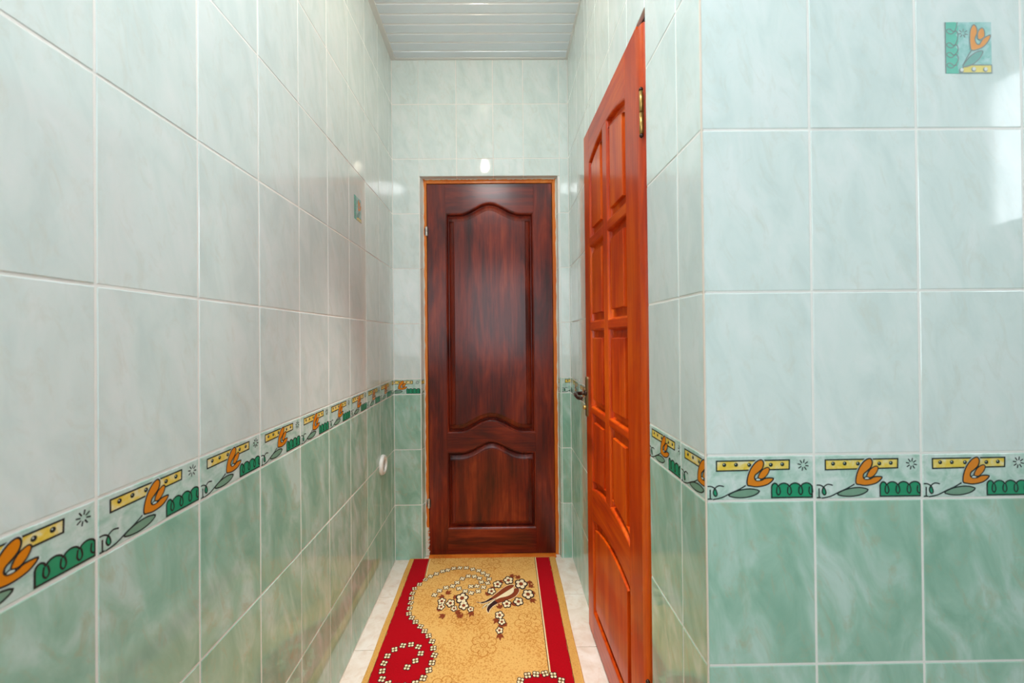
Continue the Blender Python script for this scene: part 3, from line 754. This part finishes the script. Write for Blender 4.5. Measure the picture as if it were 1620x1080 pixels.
# plain gold selvedges
for nm, f0, f1 in (('selvedge', lambda v: xl(v) + .0035, lambda v: xl(v) + .027), ('selvedge', lambda v: xr(v) - .035, lambda v: xr(v) - .0035)):
    L = RugLayer(); vs = [RY0 + .004 + (RY1 - RY0 - .008) * k / 40 for k in range(41)]
    for v0, v1 in zip(vs, vs[1:]): L.poly([(f0(v0), v0), (f1(v0), v0), (f1(v1), v1), (f0(v1), v1)], 0, .4)
    L.done(nm, [R_EDGE])

chainA = [(-0.3753, 2.0821), (-0.3983, 2.0426), (-0.4156, 2.0086), (-0.4185, 1.9714), (-0.4163, 1.9345), (-0.4113, 1.8998), (-0.4082, 1.8629), (-0.4044, 1.8265), (-0.3856, 1.7993), (-0.3641, 1.7729), (-0.3378, 1.744), (-0.3156, 1.7168), (-0.2943, 1.6891), (-0.2752, 1.658), (-0.2643, 1.6215), (-0.2548, 1.586), (-0.2579, 1.5498), (-0.2643, 1.5159), (-0.2783, 1.4813), (-0.3024, 1.4588), (-0.3341, 1.4487), (-0.3655, 1.4483), (-0.3977, 1.4596), (-0.425, 1.4793), (-0.434, 1.5147), (-0.4373, 1.5505), (-0.4338, 1.586), (-0.4147, 1.6181), (-0.3867, 1.6383), (-0.3556, 1.6431), (-0.324, 1.6302), (-0.3085, 1.5961), (-0.3217, 1.5603), (-0.3462, 1.5305)]
chainB = [(-0.3538, 2.1095), (-0.3275, 2.1318), (-0.2981, 2.153), (-0.2725, 2.1635), (-0.2427, 2.1787), (-0.2113, 2.1828), (-0.1767, 2.1819), (-0.1423, 2.1681), (-0.1101, 2.1545), (-0.0869, 2.132), (-0.0642, 2.1114), (-0.0547, 2.0782), (-0.0608, 2.045), (-0.0801, 2.0104), (-0.1038, 1.9798), (-0.1367, 1.9673), (-0.1665, 1.9813), (-0.1991, 2.0037)]
chainC = [(-0.31, 1.9558), (-0.291, 1.9884), (-0.2626, 2.0122), (-0.2321, 2.0239), (-0.2121, 2.0517), (-0.1893, 2.0846), (-0.1605, 2.1063), (-0.1296, 2.1025), (-0.1027, 2.0868), (-0.0926, 2.053), (-0.1124, 2.0209), (-0.1417, 2.0189)]
BX = -.0935                                            # mirror line of the runner
def mir(l, top): return [(2 * BX - x, v - 2.0821 + top) for x, v in l]
TOPR = 1.4834 + .0                                       # the right scroll starts where the left one ends
shift = 0.62
# left: band at the far end, then the scroll, then band again
yb0 = 1.452
scr = chainA[:21]
Lr = RugLayer()
inner = [(-.3897, RY1 - .004), (-.3885, 2.2), (-.3835, 2.1103)] + smooth_pts(scr, 3) + [(-.366, 1.440), (-.39, 1.40), (-.392, RY0 + .004)]
outer = jag((-.4687, RY0 + .004), (-.4700, RY1 - .004))
Lr.poly(inner + outer, 0, 1)
Lr.stroke(jag((-.4695, RY0 + .004), (-.4705, RY1 - .004), .001), .0022, 1, .9)
Lr.stroke([(-.387, RY1 - .004), (-.386, 2.2), (-.381, 2.1103)], .0022, 1, 1.4); Lr.stroke([(-.3835, RY1 - .004), (-.3825, 2.2), (-.377, 2.114)], .003, 2, 1.4)
Lr.done('red_border', [R_RED, R_DARK, R_CREAM], 'deep red left border swelling into a scroll')
Rr = RugLayer()
def xin(v): return .2000 - (2.2863 - v) * .0227
def xou(v): return .2733 - (2.2843 - v) * .0170
rsc = [(.1893, 1.4834), (.160, 1.4909), (.1272, 1.4887), (.0967, 1.4848), (.0699, 1.462), (.052, 1.425), (.046, 1.385), (.052, 1.345), (.070, 1.305), (.095, 1.268), (.122, 1.232), (.150, 1.196), (.172, 1.158), (.184, 1.118), (.188, 1.076), (.186, 1.030), (.178, .99), (.170, .95)]
Rr.poly(jag((xin(RY1), RY1 - .004), (xin(1.5), 1.492), .0003) + smooth_pts(rsc, 3) + [(.168, .9), (.160, RY0 + .004)] + jag((xou(RY0), RY0 + .004), (xou(RY1), RY1 - .004)), 0, 1)
Rr.stroke(jag((xou(RY0) + .0006, RY0 + .004), (xou(RY1) + .0006, RY1 - .004), .001), .0022, 1, .9)
Rr.stroke([(xin(RY1) - .007, RY1 - .004), (xin(1.5) - .007, 1.492)], .0024, 1, 1.4); Rr.stroke([(xin(RY1) - .003, RY1 - .004), (xin(1.5) - .003, 1.492)], .0036, 2, 1.4)
Rr.done('red_border', [R_RED, R_DARK, R_CREAM], 'straight deep red right border')

def blossom(L, c, r, rot, petals=5, ry=1.0, layer=2, centre=1, dark=0, cream=2):
    """dark-edged cream petals round a small eye"""
    for k in range(petals):
        a = rot + 2 * math.pi * k / petals; p = (c[0] + r * .58 * math.cos(a), c[1] + r * .58 * ry * math.sin(a))
        L.poly(disc(p, r * .56, 10, r * .56 * ry), dark, layer + (k % 2) * .15)
    for k in range(petals):
        a = rot + 2 * math.pi * k / petals; p = (c[0] + r * .58 * math.cos(a), c[1] + r * .58 * ry * math.sin(a))
        L.poly(disc(p, r * .34, 10, r * .34 * ry), cream, layer + .5 + (k % 2) * .1)
    L.poly(disc(c, r * .36, 8, r * .36 * ry), centre, layer + 1)
def chain(name, pts, r, eye, petals=4):
    L = RugLayer()
    for i, p in enumerate(pts): blossom(L, p, r, .78 + .13 * ((i * 7) % 5 - 2), petals, 1.08, 2.2, 1, 0, 2)
    o = L.done(name, [R_DARK, eye, R_CREAM]); return o
chain('blossom_chain', chainA, .0142, R_CENT)
chain('blossom_chain', chainB, .0150, R_DARK)
chain('blossom_chain', chainC, .0150, R_DARK)
chain('blossom_chain', [(.2144, 1.4602)] + rsc[:14] + [(.226, 1.425), (.222, 1.385), (.205, 1.352), (.178, 1.335), (.15, 1.342)], .0142, R_CENT)
# faint tone-on-tone flowers in the gold ground
L = RugLayer()
for cx, cy, r in ((-.0659, 1.6361, .036), (.118, 1.756, .038), (-.0471, 2.2149, .036), (-.1201, 1.797, .030), (-.1771, 1.79, .024), (-.1113, 1.905, .028), (-.335, 2.265, .026), (-.2, 1.43, .035), (.02, 1.36, .036), (-.08, 1.22, .036), (-.2, 1.1, .036), (.03, 1.0, .036)):
    for k in range(6):
        a = k * math.pi / 3 + cx * 9; c = (cx + r * .95 * math.cos(a), cy + r * 1.1 * math.sin(a))
        pts = [(c[0] + .55 * r * math.cos(t), c[1] + .62 * r * math.sin(t)) for t in [a - 2.1 + 4.2 * j / 10 for j in range(11)]]
        L.stroke(pts, .0026, 0, 1.2)
        L.stroke([(cx + r * .55 * math.cos(a), cy + r * .6 * math.sin(a)), (cx + r * 1.0 * math.cos(a), cy + r * 1.1 * math.sin(a))], .0022, 0, 1.25)
    L.stroke(disc((cx, cy), r * .4, 12, r * .44), .0026, 0, 1.3, True)
    L.stroke(disc((cx, cy), r * .16, 8, r * .18), .002, 0, 1.3, True)
L.done('tonal_flowers', [R_FAINT])
# brown tulip with its wreath
L = RugLayer()                                          # 0 brown 1 dark 2 cream
hornA = [(-0.1065, 1.9001), (-0.0925, 1.895), (-0.0684, 1.9039), (-0.0443, 1.9275), (-0.0196, 1.9568), (0.0124, 1.9972), (0.042, 2.0232), (0.0666, 2.0269), (0.0659, 2.0108), (0.0377, 1.9809), (0.0119, 1.956), (-0.0133, 1.9317), (-0.0318, 1.9175), (-0.0591, 1.8989), (-0.0832, 1.89)]
hornB = [(-0.0514, 1.8257), (-0.0592, 1.8436), (-0.0553, 1.8662), (-0.0436, 1.8844), (-0.0256, 1.9077), (-0.0009, 1.9265), (0.0272, 1.9356), (0.0495, 1.9501), (0.0644, 1.97), (0.0703, 1.9984), (0.091, 1.9953), (0.0897, 1.9694), (0.0741, 1.9395), (0.0516, 1.9203), (0.0204, 1.9018), (-0.0072, 1.8882), (-0.0313, 1.8702), (-0.0459, 1.8478)]
cream_c = [(-0.0195, 1.9196), (-0.0133, 1.9268), (0.0119, 1.956), (0.0378, 1.9861), (0.0656, 2.0012), (0.0661, 1.9751), (0.0528, 1.955), (0.0272, 1.9381), (-0.0009, 1.9265)]
tails = ([(-0.0641, 1.8595), (-0.0586, 1.8801), (-0.0317, 1.9126), (-0.0195, 1.9172), (-0.0406, 1.889), (-0.0554, 1.8731)], [(-0.0816, 1.8486), (-0.0791, 1.8621), (-0.0706, 1.8781), (-0.0498, 1.894), (-0.0586, 1.8801), (-0.0731, 1.862)])
darkA = [(-0.1065, 1.9001), (-0.0925, 1.895), (-0.0684, 1.9039), (-0.0443, 1.9275), (-0.0288, 1.9223), (-0.0591, 1.8989), (-0.0832, 1.89)]
darkB = [(-0.0514, 1.8257), (-0.0592, 1.8436), (-0.0553, 1.8662), (-0.0436, 1.8844), (-0.0256, 1.9077), (-0.0102, 1.893), (-0.0313, 1.8702), (-0.0459, 1.8478)]
for h in (hornA, hornB):
    s_ = smooth_pts(h, 3, True); L.stroke(s_, .0052, 2, 2.0, True); L.poly(s_, 0, 2.4)
L.poly(smooth_pts(cream_c, 2, True), 2, 2.2)
for d_ in tails: L.poly(d_, 2, 2.5); L.stroke(d_, .0016, 1, 2.6, True)
L.poly(darkA, 1, 2.9); L.poly(darkB, 1, 2.9)
L.done('tulip_motif', [R_BROWN, R_DARK, R_CREAM], 'brown tulip with cream heart woven into the rug')
L = RugLayer()
flowers = [(0.1044, 2.0325, 0.0246), (0.1327, 1.9505, 0.022), (0.0431, 2.0645, 0.02), (-0.0117, 2.0327, 0.018), (-0.0404, 1.9777, 0.016), (0.0845, 1.8979, 0.0184), (0.0307, 1.8827, 0.0167), (-0.003, 1.8072, 0.016), (0.0067, 1.7649, 0.0128), (-0.0035, 1.7133, 0.0124), (-0.1776, 1.9283, 0.0233), (-0.1655, 1.8757, 0.0182), (-0.2278, 1.8935, 0.0168), (-0.2694, 1.9087, 0.0154), (-0.267, 1.8688, 0.0136), (-0.2071, 1.8561, 0.012), (-0.1322, 1.8498, 0.0119)]
for i, (cx, cy, r) in enumerate(flowers): blossom(L, (cx, cy), r * 1.22, i * .9, 5, 1.35, 3.2, 0, 1, 2)
leaves = [(0.0542, 2.1015), (0.0973, 2.083), (0.1486, 2.0535), (0.1452, 2.0099), (0.1632, 1.9574), (0.1469, 1.9132), (-0.0604, 1.9502), (-0.0279, 2.0035), (-0.0035, 2.0573), (0.0002, 1.8557), (-0.0132, 1.7819), (-0.0048, 1.7408), (0.0233, 1.7442), (-0.0022, 1.6904), (-0.2533, 1.965), (-0.2659, 1.9402), (-0.2135, 1.9464), (-0.2739, 1.8441), (-0.2462, 1.8128), (-0.1959, 1.8334), (-0.1721, 1.7982), (-0.125, 1.8296), (0.0563, 1.8797)]
for i, (cx, cy) in enumerate(leaves):
    a0 = i * 2.3
    for k, ln in ((-1, .031), (0, .036), (1, .031)):
        a = a0 + k * .75; d_ = (math.cos(a), math.sin(a)); nx = (-d_[1], d_[0]); b0 = (cx - d_[0] * .007, cy - d_[1] * .009)
        L.poly([b0, (b0[0] + d_[0] * ln * .5 + nx[0] * .0075, b0[1] + d_[1] * ln * .6 + nx[1] * .0088), (b0[0] + d_[0] * ln, b0[1] + d_[1] * ln * 1.25), (b0[0] + d_[0] * ln * .5 - nx[0] * .0075, b0[1] + d_[1] * ln * .6 - nx[1] * .0088)], 0, 2.7 + .1 * k)
L.done('flower_wreath', [R_BROWN, R_DARK, R_CREAM])

# ------------------------------------------------------------------ socket on the left wall
Ms = F_L @ Matrix.Translation((2.035, .605, .0005))
sock = empty('wall_socket', Ms)
tag(sock, 'white round wall socket on the green tiles near the corridor end', 'socket')
bm = bmesh.new(); lathe(bm, [(0, 0), (.049, 0), (.0495, .004), (.047, .012), (.043, .016), (.034, .0165), (.032, .012), (.030, .006), (0, .006)], 40)
link('socket_cover', mesh_from('socket_cover', bm, False), [M_WHITEP], sock)
bm = bmesh.new(); lathe(bm, [(0, .0062), (.029, .0062), (.029, .0085), (0, .0085)], 32); link('socket_dish', mesh_from('socket_dish', bm), [M_GREYP], sock)
for s in (-1, 1):
    bm = bmesh.new(); lathe(bm, [(0, .0086), (.0032, .0086), (.0032, .0092), (0, .0092)], 12); link('pin_hole', mesh_from('pin_hole', bm), [M_OUT], sock, Matrix.Translation((s * .0095, 0, 0)))
    box('earth_clip', (-.003, .003, s * .024 - .004, s * .024 + .004, .0085, .013), M_STEEL, sock)

# ------------------------------------------------------------------ lamps and added fill lights
lamp = empty('ceiling_lamp', Matrix.Translation((-.09, 1.42, ZC)))
tag(lamp, 'bare warm bulb in a white holder on the corridor ceiling', 'lamp')
bm = bmesh.new(); lathe(bm, [(0, 0), (.045, 0), (.045, -.012), (.012, -.03), (.006, -.04), (.006, -.135), (.022, -.145), (.022, -.177), (.018, -.181), (0, -.181)], 32); link('lamp_holder', mesh_from('lamp_holder', bm, True), [M_WHITEP], lamp)
bm = bmesh.new(); lathe(bm, [(.013, -.064), (.014, -.078), (.022, -.098), (.029, -.118), (.030, -.132), (.025, -.150), (.014, -.160), (0, -.163)], 20)
link('bulb', mesh_from('bulb', bm, True), [emitter('bulb_glow', (1.0, .84, .66, 1), BULB)], lamp, Matrix.Translation((0, 0, -.115)))
sp = bpy.data.lights.new('added_fill_spot', 'SPOT'); sp.energy = SPOT; sp.color = (1.0, .95, .88); sp.spot_size = math.radians(53); sp.spot_blend = 1.0; sp.shadow_soft_size = .03  # spot added below the bulb to brighten floor and lower walls
so = bpy.data.objects.new('added_fill_spot', sp); COL.objects.link(so); so.parent = lamp; so.location = (0, 0, -.295)
rl = empty('ceiling_lamp', Matrix.Translation((-.05, .45, ZC)))  # unseen lamp added at the corridor mouth as fill light
tag(rl, 'added flat round white fill lamp on the ceiling of the near room', 'lamp')
bm = bmesh.new(); lathe(bm, [(0, 0), (.20, 0), (.205, -.02), (.20, -.045), (.185, -.048), (.183, -.042), (0, -.042)], 48); link('fill_lamp_body', mesh_from('fill_lamp_body', bm), [M_WHITEP], rl)
bm = bmesh.new(); lathe(bm, [(0, -.0425), (.182, -.0425), (.178, -.050), (.10, -.056), (0, -.057)], 48); link('fill_lamp_diffuser', mesh_from('fill_lamp_diffuser', bm, True), [emitter('fill_lamp_glow', (.93, .97, 1.0, 1), ADDED_LAMP)], rl)
